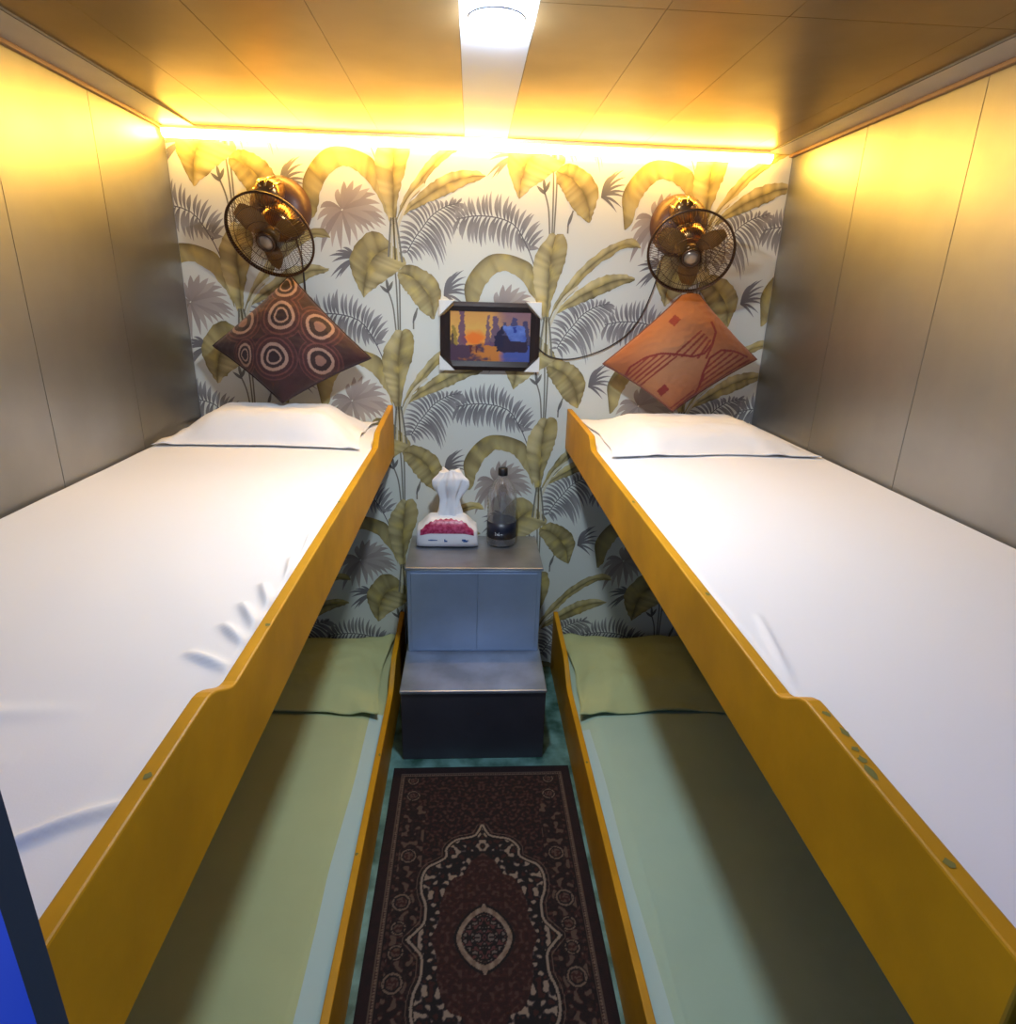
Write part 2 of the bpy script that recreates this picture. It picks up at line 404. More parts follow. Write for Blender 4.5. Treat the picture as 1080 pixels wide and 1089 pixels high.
# ------------------------------------------------------------------ lights of the place
lt=thing('ceiling_light',(.041,1.341,ZC),'small round white downlight in the pale strip of the ceiling','ceiling light')
fr=lambda x,y,h:(.041+x,1.341+y,ZC-h)
b=MB(); b.lathe([(.051,0.0),(.0512,.0015),(.0505,.003),(.0478,.003),(.0475,.002)],40,fr); b.build('rim',M['lamprim'],lt,smooth=True)
b=MB(); b.lathe([(.047,.004),(.047,.008),(.042,.016),(.026,.022),(.0001,.024)],40,fr); b.build('lens',M['lamp'],lt,smooth=True)
ls=thing('led_strip',(0,YB,ZC-.04),'long glowing warm strip light along the top of the leafy wall','strip light')
b=MB(); b.box(-.946,.969,YB-.036,YB-.004,ZC-.012,ZC-.001); b.build('channel',M['alu'],ls)
b=MB()
b.grid(lambda u,v:(-.944+1.911*u, YB-.022-.020*math.cos(PI*(.08-.62*v)), ZC-.018+.018*math.sin(PI*(.08-.62*v))),2,14)
b.build('diffuser',M['led'],ls,smooth=True,fixn=False)

# ------------------------------------------------------------------ bunks
def rail_profile(y0,y1,zb,hi,lo,head,ya,yb,yc,yd,yend):
    pts=[(y0,zb),(y1,zb)]
    n=60; top=[]
    for i in range(n*3+1):
        y=y0+(y1-y0)*i/(n*3)
        if y<ya: z=hi
        elif y<yb: z=hi+(lo-hi)*sstep(ya,yb,y)-.004*math.sin(PI*(y-ya)/(yb-ya))*((y-ya)/(yb-ya))
        elif y<yc: z=lo
        elif y<yd: z=lo+(head-lo)*sstep(yc,yd,y)
        else: z=head+(yend-head)*(y-yd)/(y1-yd)
        top.append((y,z))
    return pts+top[::-1]
def chip(x0,x1,prof,y,l,rnd):
    # a worn paint spot lying on the top edge of the rail
    b=MB(); z=max(p[1] for p in prof if abs(p[0]-y)<.02)
    n=9;V=[]; xc=x0+(x1-x0)*rnd.uniform(.15,.85)
    for k in range(n):
        a=2*PI*k/n; V.append((min(x1,max(x0,xc+math.cos(a)*.004*rnd.uniform(.5,1.3))),y+math.sin(a)*l*rnd.uniform(.6,1.2),z+.0004))
    b.add(V,[tuple(range(n))],0)
    return b
def make_bunk(name,xface,xwall,zb,prof,label,board_z,chipspots,floorbox=False):
    sg=1 if xwall>xface else -1
    t=thing(name,((xface+xwall)/2,1.26,board_z[0]),label,'bunk',None)
    b=MB(); xi=xface+sg*.018
    b.prism_yz(prof,min(xface,xi),max(xface,xi)); b.build('side_rail',M['yellow'],t,bevel=.0025)
    rnd=random.Random(len(name)+int(xface*100))
    for (y,l) in chipspots:
        chip(min(xface,xi)+.001,max(xface,xi)-.001,prof,y,l,rnd).build('paint_chip',M['chip'],t,fixn=False)
    b=MB(); b.box(min(xi,xwall-sg*.002),max(xi,xwall-sg*.002),.262,YB-.006,board_z[0],board_z[1]); b.build('bed_board',M['board'],t,bevel=.001)
    return t
PL,PR=-.276,.353
rnd=random.Random(3)
profL=rail_profile(.262,YB-.004,.910,1.066,1.033,1.070,.585,.672,1.86,1.94,1.094)
profR=rail_profile(.262,YB-.004,.945,1.087,1.056,1.090,.537,.605,1.775,1.835,1.092)
make_bunk('upper_bunk',PL,XL,.91,profL,'upper left yellow bunk along the wall beside the round-patterned cushion',(.925,.945),[(.47,.005),(.8,.004),(1.35,.006)])
make_bunk('upper_bunk',PR,XR,.945,profR,'upper right yellow bunk, paint chipped, beside the orange cushion',(.955,.975),[(.437,.011),(.452,.005),(.466,.004),(.490,.007),(.518,.005),(.34,.005),(.85,.005),(1.3,.008)])
profLL=rail_profile(.262,YB-.004,.0,.21,.175,.245,.50,.58,1.84,2.0,.265)
profLR=rail_profile(.262,YB-.004,.0,.21,.180,.245,.50,.58,1.84,2.0,.265)
LL,LR=-.256,.345
make_bunk('lower_bunk',LL,XL,0,profLL,'low yellow-edged bunk on the floor to the left of the rug',(.0,.06),[(1.55,.006),(1.2,.005)])
make_bunk('lower_bunk',LR,XR,0,profLR,'low yellow-edged bunk on the floor to the right of the rug',(.0,.06),[(1.5,.006)])

def mattress(name,x0,x1,z0,z1,mat,label,hfun,nx=210,ny=340,y0=.268,y1=YB-.012,strip=None):
    """closed sheet-covered mattress; hfun(x,y) adds folds to the top"""
    b=MB(); R=.012
    def top(u,v):
        x=x0+(x1-x0)*u; y=y0+(y1-y0)*v
        e=min(x-x0,x1-x,y-y0,y1-y); dz=0
        if e<R: dz=-(R-math.sqrt(max(0,R*R-(R-e)**2)))
        return (x,y,z1+dz+hfun(x,y)*sstep(0,.01,e))
    b.grid(top,nx,ny)
    # sides and underside
    ring=[(0,j) for j in range(ny)]+[(i,ny-1) for i in range(1,nx)]+[(nx-1,j) for j in range(ny-2,-1,-1)]+[(i,0) for i in range(nx-2,0,-1)]
    V=[];n=len(ring)
    for i,j in ring:
        p=top(i/(nx-1),j/(ny-1)); V.append(p)
    for i,j in ring:
        p=top(i/(nx-1),j/(ny-1)); V.append((p[0],p[1],z0))
    F=[(k,(k+1)%n,(k+1)%n+n,k+n) for k in range(n)]+[tuple(range(n,2*n))]
    b.add(V,F)
    o=b.build(name,mat,base=((x0+x1)/2,(y0+y1)/2,z0),smooth=True)
    tag(o,label,'mattress')
    if strip:
        xa,xb,ya,yb=strip; o['_base']=((x0+x1)/2,(y0+y1)/2,z0)
        b=MB()
        def st(u,v):
            y=ya+(yb-ya)*v; a=xa+(xb-xa)*.25*v+.004*nz(y*3,2,5)
            x=a+(xb-a)*u
            return (x,y,top((x-x0)/(x1-x0),(y-y0)/(y1-y0))[2]+.0014*min(1,u*8)+.0002)
        b.grid(st,10,120)
        c=b.build('cover_edge',M['cover'],parent=o,smooth=True,fixn=False); c['label']='pale blue-white edge of the mattress cover'
    return o
def crease(x,y,ax,ay,bx,by,w,h):
    """a ridge along the segment a-b, fading to its ends"""
    dx,dy=bx-ax,by-ay; L2=dx*dx+dy*dy; t=((x-ax)*dx+(y-ay)*dy)/L2
    if t<0 or t>1: return 0
    d=abs((x-ax)*dy-(y-ay)*dx)/math.sqrt(L2)
    if d>w*3: return 0
    return h*math.exp(-(d/w)**2)*math.sin(PI*t)**.7
crL=[(-.297,.86,-.335,.95,.0065,.010),(-.297,.80,-.345,.88,.0065,.010),(-.297,.755,-.35,.815,.007,.009),(-.297,.70,-.37,.74,.0075,.008),(-.296,.95,-.318,1.06,.005,.008),(-.296,1.05,-.312,1.18,.004,.006),
     (-.30,.50,-.46,.38,.007,.009),(-.42,.62,-.85,.60,.014,.004),(-.45,.54,-.80,.50,.012,.004)]
def hL(x,y):
    h=.003*nz(x*3,y*2,1)+.0012*nz(x*11,y*9,2)
    for c in crL: h+=crease(x,y,*c)
    return h-.010*sstep(-.36,-.295,x)*(1-sstep(.6,.75,y))
def hR(x,y):
    h=.003*nz(x*3,y*2,5)+.001*nz(x*10,y*9,6)
    h+=crease(x,y,.385,.62,.42,.80,.006,.004)
    return h
mattress('mattress',XL+.006,PL-.0185,.945,1.026,M['sheet_l'],'white sheeted mattress on the upper left bunk, sheet creased at the yellow rail',hL)
mattress('mattress',PR+.0185,XR-.006,.975,1.052,M['sheet_r'],'smooth white sheeted mattress on the upper right bunk',hR)
def hLL(x,y):
    h=.004*nz(x*4,y*2.5,9)-.022*sstep(-.355,-.28,x)+crease(x,y,-.345,.5,-.33,1.5,.004,.004)
    return h
def hLR(x,y):
    return .004*nz(x*4,y*2.5,12)-.018*sstep(.44,.37,x)+crease(x,y,.415,.4,.435,1.25,.004,.005)
mattress('mattress',XL+.006,LL-.0185,.06,.150,M['sheet_g'],'pale green sheeted mattress on the lower left bunk',hLL,90,160,strip=(-.338,-.281,.272,1.80))
mattress('mattress',LR+.0185,XR-.006,.06,.150,M['sheet_m'],'pale mint sheeted mattress on the lower right bunk, half in shade',hLR,90,160,strip=(.410,.370,.272,1.70))

# ------------------------------------------------------------------ pillows
def pillow(cx,cy,z,w,d,h,mat,label,rot=0,tilt=0,seed=0,flange=.05,group=None,flat=1.0,skew=0.0):
    b=MB(); n1,n2=70,50; ca,sa=math.cos(rot),math.sin(rot)
    def shape(u,v,up):
        s=2*u-1; t=2*v-1
        x=s*w/2*(1-.05*(1-t*t)**1.0+.03*t*t); y=t*d/2*(1-.07*(1-s*s)+.03*s*s)
        es=max(0,1-abs(s)); et=max(0,1-abs(t))
        bulge=(sstep(flange*.8,.50,es)*sstep(flange*1.2,.62,et))**.62
        wr=.0035*nz(s*4+seed,t*5,seed)+.0016*nz(s*13,t*12+seed,2)
        edge=.005*math.sin(6*s+seed)+.004*math.sin(13*s*s+t*5+2*seed)+.004*math.sin(9*t+1.7*seed)
        if up: zz=.004+h*bulge+wr*(.4+bulge)+max(0,edge)*(1-bulge)
        else: zz=0.0 if bulge>.02 else .002+max(0,edge)*(1-bulge)*.8
        zz+=tilt*(t+1)/2
        x+=skew*t*w/2+.006*nz(t*2.5+seed,s,1)*abs(s)**3; y+=.009*nz(s*2.2+seed,t,7)*abs(t)**3
        return (cx+x*ca-y*sa, cy+x*sa+y*ca, z+zz)
    b.grid(lambda u,v:shape(u,v,True),n1,n2)
    b.grid(lambda u,v:shape(u,v,False),n1,n2,flip=True)
    # close rim
    ring=[(0,j) for j in range(n2)]+[(i,n2-1) for i in range(1,n1)]+[(n1-1,j) for j in range(n2-2,-1,-1)]+[(i,0) for i in range(n1-2,0,-1)]
    n=len(ring)
    V=[shape(i/(n1-1),j/(n2-1),True) for i,j in ring]+[shape(i/(n1-1),j/(n2-1),False) for i,j in ring]
    b.add(V,[(k,k+n,(k+1)%n+n,(k+1)%n) for k in range(n)])
    o=b.build('pillow',mat,base=(cx,cy,z),smooth=True)
    return tag(o,label,'pillow',group)
pillow(-.634,2.070,1.030,.595,.40,.082,M['pil_w'],'white pillow under the dark cushion with rings',rot=-.03,seed=1.3,skew=-.03)
pillow(.705,1.985,1.056,.605,.53,.054,M['pil_w'],'white pillow under the orange striped cushion',rot=.05,seed=4.1,skew=.03)
pillow(-.570,2.015,.1545,.54,.50,.040,M['pil_g'],'flat pale green pillow at the head of the lower left bunk',seed=2.2,flange=.02)
pillow(.660,2.005,.1545,.56,.52,.045,M['pil_g'],'flat pale green pillow at the head of the lower right bunk, half in shade',seed=6.4,flange=.02)

# ------------------------------------------------------------------ cushions leaning on the wall
def cushion(T,Rr,B,Lf,thick,colf,label,pip,seed,pinch=.0,blunt=2.0):
    T,Rr,B,Lf=map(Vector,(T,Rr,B,Lf)); n=170
    nrm=((Rr-Lf).cross(T-B)).normalized()
    if nrm.y>0: nrm=-nrm
    def pos(u,v,sgn):
        p=2*u-1;q=2*v-1
        # corners: (1,1)=T (1,-1)=R (-1,-1)=B (-1,1)=L
        pin=pinch
        P=p*(1-pin*(1-q*q)*abs(p)**3); Q=q*(1-pin*(1-p*p)*abs(q)**3)
        ex=(P+Q)-blunt
        if ex>0: P-=ex*.4; Q-=ex*.4
        a=(P+1)/2;c=(Q+1)/2
        w=(T*(a*c)+Rr*(a*(1-c))+B*((1-a)*(1-c))+Lf*((1-a)*c))
        bul=(max(0,1-p*p)*max(0,1-q*q))**.55
        h=thick*.5*bul*(1+.08*nz(p*2+seed,q*2,seed))+.002*nz(p*9,q*9,seed)*min(1,bul*3)
        return w+nrm*(h*sgn)
    ct=lambda u,v: colf(((2*u-1)-(2*v-1))/2, ((2*u-1)+(2*v-1))/2)
    t=thing('cushion',tuple(B),label,'cushion')
    b=MB(); b.grid(lambda u,v:pos(u,v,1),n,n,colf=ct); b.grid(lambda u,v:pos(u,v,-1),n//2,n//2,colf=ct,flip=True)
    b.build('cover',M['cush'],t,smooth=True)
    ring=[pos(i/40,0,0) for i in range(40)]+[pos(1,i/40,0) for i in range(40)]+[pos(1-i/40,1,0) for i in range(40)]+[pos(0,1-i/40,0) for i in range(40)]
    b=MB(); b.tube(ring,.0035,6,closed=True); b.build('piping',pip,t,smooth=True)
    return t
DK=rgb(56,20,22); DK2=rgb(36,12,15); CR=rgb(150,118,102); MD=rgb(92,48,44)
rings=[(-.04,.83,.145,.20),(-.56,.26,.165,.19),(-.04,.33,.16,.22),(.42,.26,.16,.20),(-.50,-.26,.10,.17),(-.10,-.31,.17,.21),(.45,-.27,.15,.19)]
def col_left(a,bb):
    c=mix(DK,DK2,.5+.6*nz(a*5,bb*5,3))
    best=9
    for (x,y,rx,ry) in rings:
        k=math.hypot((a-x)/rx,(bb-y)/ry); k+=.035*math.sin(3*math.atan2(bb-y,a-x)+x*9)
        if k>1.9: continue
        if k<.42: cc=mix(CR,MD,.55) if (x*10)%2<1 else DK2
        elif k<.56: cc=DK2 if (x*10)%2<1 else CR
        elif k<.80: cc=DK2
        elif k<1.03: cc=CR
        elif k<1.30: cc=DK
        elif k<1.42: cc=MD
        elif k<1.62: cc=DK
        elif k<1.72: cc=mix(MD,DK,.4)
        else: continue
        if k<best: best=k; c=cc
    return c
OR=rgb(140,80,44); OR2=rgb(164,116,80); RD=rgb(112,26,18)
def seg_d(px,py,pts):
    d=9
    for i in range(len(pts)-1):
        ax,ay=pts[i];bx,by=pts[i+1];dx,dy=bx-ax,by-ay
        t=max(0,min(1,((px-ax)*dx+(py-ay)*dy)/(dx*dx+dy*dy+1e-12)))
        d=min(d,math.hypot(px-ax-t*dx,py-ay-t*dy))
    return d
def cc(x,y): return ((x-375)/250.0,(705-y)/195.0)
curves=[[cc(*p) for p in pl] for pl in (
    [(205,820),(190,780),(205,740),(245,720),(290,716),(340,724),(390,732),(425,722),(448,690),(455,655),(440,625)],
    [(440,840),(436,780),(446,735),(480,708),(530,703),(585,708)],
    [(440,840),(425,870),(395,898)],
    [(436,850),(442,790)])]
hatch=[]
for k in range(5):
    hatch.append([cc(330+k*26,726+min(k,3)*3),cc(405+k*11,655-k*3+k*12)])
    hatch.append([cc(200+k*8,765+k*13),cc(258+k*20,718+k*3)])
    hatch.append([cc(438+k*2,770+k*18),cc(500+k*24,708+k*2)])
    if k<3: hatch.append([cc(365+k*22,890-k*4),cc(425+k*6,835+k*12)])
def col_right(a,bb):
    t=.5+.7*nz(a*1.6,bb*1.6,8); c=mix(OR,OR2,t-(.5*max(abs(a),abs(bb))))
    for sx,sy in ((320,617),(322,830)):
        x,y=cc(sx,sy)
        if abs(a-x)/.075+abs(bb-y)/.10<1: return RD
    for pl in curves:
        if seg_d(a,bb,pl)<.016: return RD
    for pl in hatch:
        if seg_d(a,bb,pl)<.015: return mix(RD,OR,.15)
    return c
cushion((-.596,2.252,1.520),(-.334,2.185,1.265),(-.610,2.090,1.127),(-.845,2.185,1.293),.17,col_left,'dark maroon cushion with cream rings leaning on the leafy wall',M['piping'],1.0,.045)
cushion((.753,2.250,1.528),(.989,2.185,1.291),(.685,2.095,1.1215),(.452,2.180,1.264),.17,col_right,'orange cushion with dark red curves and stripes leaning on the leafy wall',M['piping_o'],2.0,.05,1.72)

# ------------------------------------------------------------------ wall fans
def fan(plate,center,axis,rad,spin,label,seed):
    plate=Vector(plate); center=Vector(center); ax=Vector(axis).normalized()
    rt=ax.cross(Vector((0,0,1))).normalized()
    if rt.x<0: rt=-rt
    up=rt.cross(ax).normalized()
    if up.z<0: up=-up
    t=thing('wall_fan',tuple(plate),label,'fan','brown wall fans above the cushions')
    P=lambda x,y,h: center+rt*x+up*y+ax*h          # h towards the viewer
    W=lambda x,y,h: plate+Vector((x,-h,y))          # on the wall
    b=MB(); b.lathe([(.095,.0),(.097,.012),(.092,.032),(.078,.052),(.052,.066),(.0001,.070)],44,W); b.build('wall_plate',M['plate'],t,smooth=True)
    b=MB(); b.lathe([(.0001,-.135),(.028,-.132),(.046,-.118),(.052,-.09),(.052,-.062),(.044,-.046),(.02,-.040),(.0001,-.040)],36,P); b.build('motor_housing',M['bronze'],t,smooth=True)
    # turning case between the wall plate and the motor, with brass ribs along it
    cdir=Vector((ax.x*.6,-1,-.25)).normalized(); c0=plate+Vector((-.008,-.045,.046)); crt=cdir.cross(Vector((0,0,1))).normalized(); cup=crt.cross(cdir).normalized()
    K=lambda x,y,h: c0+crt*x+cup*y+cdir*h
    b=MB(); b.tube([W(0,.01,.055),K(0,-.02,.02),K(0,-.03,.05),P(0,.012,-.125),P(0,0,-.10)],.018,14); b.build('arm',M['brass'],t,smooth=True)
    b=MB(); b.lathe([(.0001,-.012),(.034,-.012),(.040,-.004),(.041,.060),(.036,.072),(.020,.078),(.0001,.079)],36,K); b.build('turning_case',M['bronze'],t,smooth=True)
    for a in (.35,1.05,1.75,2.45):
        b=MB(); b.tube([K(r*math.cos(a),r*math.sin(a),h) for r,h in ((.040,-.006),(.0425,.004),(.0425,.055),(.037,.071),(.022,.079))],.0042,8)
        b.build('trim_rib',M['brass'],t,smooth=True)
    b=MB(); b.lathe([(.0001,-.040),(.010,-.040),(.010,-.02),(.024,-.018),(.026,.004),(.020,.010),(.0001,.011)],28,P); b.build('blade_hub',M['blade'],t,smooth=True)
    for k in range(3):
        a0=spin+k*2*PI/3
        def bl(u,v,dz=0.0):
            r=.020+(rad*.86-.020)*u
            half=.95*(.30+.70*math.sin(PI*min(1,.16+u*.80))) if u<.9 else .95*(.30+.70*math.sin(PI*.88))*(1-(u-.9)*3.0)
            wv=(v-.5)*2
            ang=a0+wv*half*.62*(.06/(.03+r*.62))
            return P(r*math.cos(ang),r*math.sin(ang),-.012+wv*.012*(1-u*.3)+dz)
        b=MB(); b.grid(lambda u,v:bl(u,v,.001),18,9); b.grid(lambda u,v:bl(u,v,-.001),18,9,flip=True)
        b.build('blade',M['blade'],t,smooth=True,fixn=False)
    # guards: outer ring, radial wires and concentric wires
    dome=lambda r: .004+.034*(1-(r/rad)**2.2)
    b=MB(); N=100
    for k in range(N):
        a=2*PI*k/N
        b.tube([P(r*math.cos(a),r*math.sin(a),dome(r)) for r in (.024,.05,.08,.11,rad)],.0007,4)
    for r in (.06,.10):
        b.tube([P(r*math.cos(2*PI*k/48),r*math.sin(2*PI*k/48),dome(r)) for k in range(48)],.0010,5,closed=True)
    b.tube([P(rad*math.cos(2*PI*k/64),rad*math.sin(2*PI*k/64),.002) for k in range(64)],.0038,8,closed=True)
    b.build('front_guard',M['bronze_d'],t,smooth=True)
    b=MB()
    back=lambda r: -.004-.044*(1-(r/rad)**2.0)
    for k in range(48):
        a=2*PI*(k+.5)/48
        b.tube([P(r*math.cos(a),r*math.sin(a),back(r)) for r in (.04,.07,.11,rad*.99)],.0007,4)
    b.tube([P(.07*math.cos(2*PI*k/40),.07*math.sin(2*PI*k/40),back(.07)) for k in range(40)],.0010,5,closed=True)
    b.tube([P(rad*.985*math.cos(2*PI*k/64),rad*.985*math.sin(2*PI*k/64),-.005) for k in range(64)],.0022,6,closed=True)
    b.build('rear_guard',M['bronze_d'],t,smooth=True)
    b=MB(); b.lathe([(.029,.034),(.029,.041),(.024,.043),(.022,.040)],30,P); b.build('badge_ring',M['bronze_d'],t,smooth=True)
    b=MB(); b.lathe([(.023,.034),(.022,.041),(.012,.044),(.0001,.045)],26,P); b.build('hub_cap',M['cap'],t,smooth=True)
    return t
f1=fan((-.612,YB-.001,1.719),(-.604,2.095,1.626),(-.14,-.83,-.54),.131,.30,'brown wall fan above the dark cushion with rings, tilted down',1)
f2=fan((.690,YB-.001,1.712),(.685,2.095,1.620),(-.20,-.85,-.48),.131,.55,'brown wall fan above the orange cushion',2)
b=MB(); b.tube([(-.575,YB-.006,1.64),(-.560,YB-.005,1.58),(-.556,YB-.005,1.50),(-.557,YB-.005,1.42)],.0028,6); b.build('cord',M['black'],f1,smooth=True)

# cable on the wall
cp=[Vector(p) for p in ((.236,YB-.009,1.305),(.275,YB-.008,1.278),(.34,YB-.007,1.268),(.42,YB-.007,1.285),(.50,YB-.007,1.322),(.56,YB-.007,1.372),(.60,YB-.008,1.44),(.63,YB-.010,1.53),(.645,YB-.012,1.622))]
b=MB(); b.tube(resample([tuple(p) for p in cp],50),.0021,6)
tag(b.build('cable',M['black'],base=(.236,YB-.009,1.305),smooth=True),'thin black cable drooping from the framed picture to the fan over the orange cushion','cable')

# ------------------------------------------------------------------ framed picture
x0,x1,z0,z1=-.105,.238,1.224,1.453
pt=thing('framed_picture',((x0+x1)/2,YB,z0),'small dark framed painting of a cabin at sunset on the leafy wall','picture')
cx_,cz_=.050,.050
outer=[(x0+cx_,z0),(x1-cx_,z0),(x1,z0+cz_),(x1,z1-cz_),(x1-cx_,z1),(x0+cx_,z1),(x0,z1-cz_),(x0,z0+cz_)]
ix0,ix1,iz0,iz1=x0+.034,x1-.032,z0+.032,z1-.031
b=MB()
inner8=[(ix0+.02,iz0),(ix1-.02,iz0),(ix1,iz0+.02),(ix1,iz1-.02),(ix1-.02,iz1),(ix0+.02,iz1),(ix0,iz1-.02),(ix0,iz0+.02)]
inn=[(ix0+.001,iz0),(ix1-.001,iz0),(ix1,iz0+.001),(ix1,iz1-.001),(ix1-.001,iz1),(ix0+.001,iz1),(ix0,iz1-.001),(ix0,iz0+.001)]
V=[];yF=YB-.026;yB=YB-.003
mid8=[((o[0]*.55+i[0]*.45),(o[1]*.55+i[1]*.45)) for o,i in zip(outer,inn)]
for (ring,y) in ((outer,yB),(outer,yF+.006),(mid8,yF),(inn,yF+.010),(inn,yB)): V+=[(x,y,z) for x,z in ring]
F=[(r*8+k,r*8+(k+1)%8,((r+1)%5)*8+(k+1)%8,((r+1)%5)*8+k) for r in range(5) for k in range(8)]
b.add(V,F); b.build('frame',M['frame'],pt,bevel=.0015)
for tri in ([(x0-.004,z0-.002),(x0+cx_,z0-.002),(x0-.004,z0+cz_)],[(x1+.004,z0-.002),(x1+.004,z0+cz_),(x1-cx_,z0-.002)],
            [(x1+.004,z1+.004),(x1-cx_,z1+.004),(x1+.004,z1-cz_)],[(x0-.004,z1+.004),(x0-.004,z1-cz_),(x0+cx_,z1+.004)]):
    b=MB(); b.prism_xz(tri,YB-.018,YB-.003); b.build('corner_protector',M['protector'],pt,bevel=.001)
def paint(u,v):
    v=1-v   # v down
    u+=.022*nz(u*14,v*14,9)+.012*nz(u*34,v*30,2); v+=.03*nz(u*16,v*12,5)
    n=nz(u*9,v*9,4)*.12+nz(u*26,v*26,1)*.06
    sky=mix(rgb(214,150,70),rgb(226,178,84),sstep(.0,.6,v)+n)
    c=mix(sky,rgb(90,70,110),sstep(.48,.72,u)*(.75-.3*v))
    g=math.hypot((u-.30)/.20,(v-.55)/.20); c=mix(rgb(236,120,26),c,sstep(.35,1.1,g+n))
    if v>.64+.04*math.sin(u*9):
        c=mix(rgb(78,52,66),rgb(196,120,44),sstep(.25,.45,u+n*2)*(1-sstep(.55,.78,u-(v-.6)*.5+n)))
        if u>.60+(.9-v)*.15: c=mix(c,rgb(70,84,150),sstep(.0,.12,u-.58)+n)
    for (tx,w,t0,cl) in ((.05,.05,.30,rgb(140,116,40)),(.15,.055,.0,rgb(78,46,92)),(.03,.03,.45,rgb(66,44,50)),(.47,.035,.08,rgb(86,62,96)),(.56,.07,.10,rgb(74,56,98)),(.67,.06,.2,rgb(46,50,92)),(.80,.09,.12,rgb(44,54,100)),(.93,.08,.18,rgb(38,46,88))):
        if t0<v<.68:
            ww=w*(.35+.65*(v-t0)/(.68-t0))
            if abs(u-tx)<ww*(1+n*2): c=mix(c,cl,.85)
    # cabin: walls then snowy roof
    if .58<u<.96 and .46<v<.80 and v>.46+abs(u-.66)*.2: c=mix(rgb(30,24,48),rgb(56,36,48),.5+n*3)
    rx=.645+(v-.28)*.35
    if .28<v<.58 and rx<u<rx+.20+(.58-v)*.25 and u<.985: c=mix(rgb(112,136,200),rgb(66,86,158),.4+(v-.28)*1.2+n*4)
    if .555<u<.66 and abs(u-.655)*1.0<(v-.27)*.45 and v<.7 and u<rx: c=rgb(34,26,52)
    if abs(u-.80)<.02 and .30<v<.40: c=rgb(30,50,130)
    for fx in (.26,.33):
        if abs(u-fx)<.012 and .68<v<.82: c=rgb(92,34,30)
    return c
b=MB(); b.grid(lambda u,v:(ix0-.002+(ix1-ix0+.004)*u,YB-.013,iz0-.002+(iz1-iz0+.004)*v),130,90,colf=paint,flip=True)
b.build('print',M['print'],pt,fixn=False)

# ------------------------------------------------------------------ stepped steel cabinet
CX0,CX1=-.216,.254; CY1,CY0=1.965,1.730; ZT,ZS=.596,.268
cb=thing('stepped_cabinet',((CX0+CX1)/2,2.0,0),'grey steel cabinet with a lower step, standing between the bunks','cabinet')
b=MB(); b.box(CX0+.004,CX1-.004,CY1+.004,YB-.012,ZS+.002,ZT-.012); b.build('body',M['cabinet'],cb,bevel=.002)
b=MB(); b.box(CX0-.002,CX1+.002,CY1,YB-.010,ZT-.012,ZT); b.build('top_panel',M['cabtop'],cb,bevel=.003)
xm=.030
for a,c in ((CX0+.018,xm-.001),(xm+.001,CX1-.018)):
    b=MB(); b.box(a,c,CY1-.0005,CY1+.004,ZS+.012,ZT-.020); b.build('front_panel',M['cabinet'],cb,bevel=.0012)
b=MB(); b.box(CX0,CX1,CY0+.004,YB-.012,0,ZS-.008); b.build('step_box',M['cabdark'],cb,bevel=.003)
b=MB(); b.box(CX0-.003,CX1+.003,CY0,YB-.012,ZS-.010,ZS+.002); b.build('step_top',M['steptop'],cb,bevel=.003)

# ------------------------------------------------------------------ tissue pack
tx,ty=-.080,2.185
tp=thing('tissue_pack',(tx,ty,ZT),'white tissue pack with a magenta flower print, left of the bottle','tissue pack')
pw,pd,ph=.113,.060,.118
def packpos(u,v):
    # v runs round the cross-section (y,z), u along x
    s=2*u-1
    e=1-abs(s)**7*.25
    a=2*PI*v
    ca,sa=math.cos(a),math.sin(a)
    k=3.6 if sa<0 else 2.4
    y=math.copysign(abs(ca)**(2/k),ca)*pd; z=math.copysign(abs(sa)**(2/k),sa)
    z=z*.5+.5
    topf=1-.30*sstep(.5,1.0,abs(s))*z
    y*=(1-.12*z)
    return (tx+s*pw*(1-.05*z*abs(s)), ty+y*e, ZT+.001+z*ph*topf*(1-.06*abs(s)**8))
b=MB(); b.grid(packpos,41,48,closed_v=True)
for u in (0,1):
    V=[packpos(u,j/48) for j in range(48)]; b.add(V,[tuple(range(48))])
b.build('film_pack',M['pack'],tp,smooth=True)
def onpack(u,v,off=.0009):
    p=Vector(packpos(u,v)); c=Vector((p.x,ty,ZT+ph*.45)); d=(p-c).normalized(); return p+d*off
b=MB()
def flower(u,v):
    uu=.06+.88*u; s=2*uu-1
    lo=.497; hi=.345+.105*abs(s)**1.7+.007*math.sin(uu*75)+.004*math.sin(uu*31)
    return onpack(uu, lo+(hi-lo)*v)
b.grid(lambda u,v:flower(u,v),60,16)
b.build('flower_print',M['magenta'],tp,smooth=True,fixn=False)
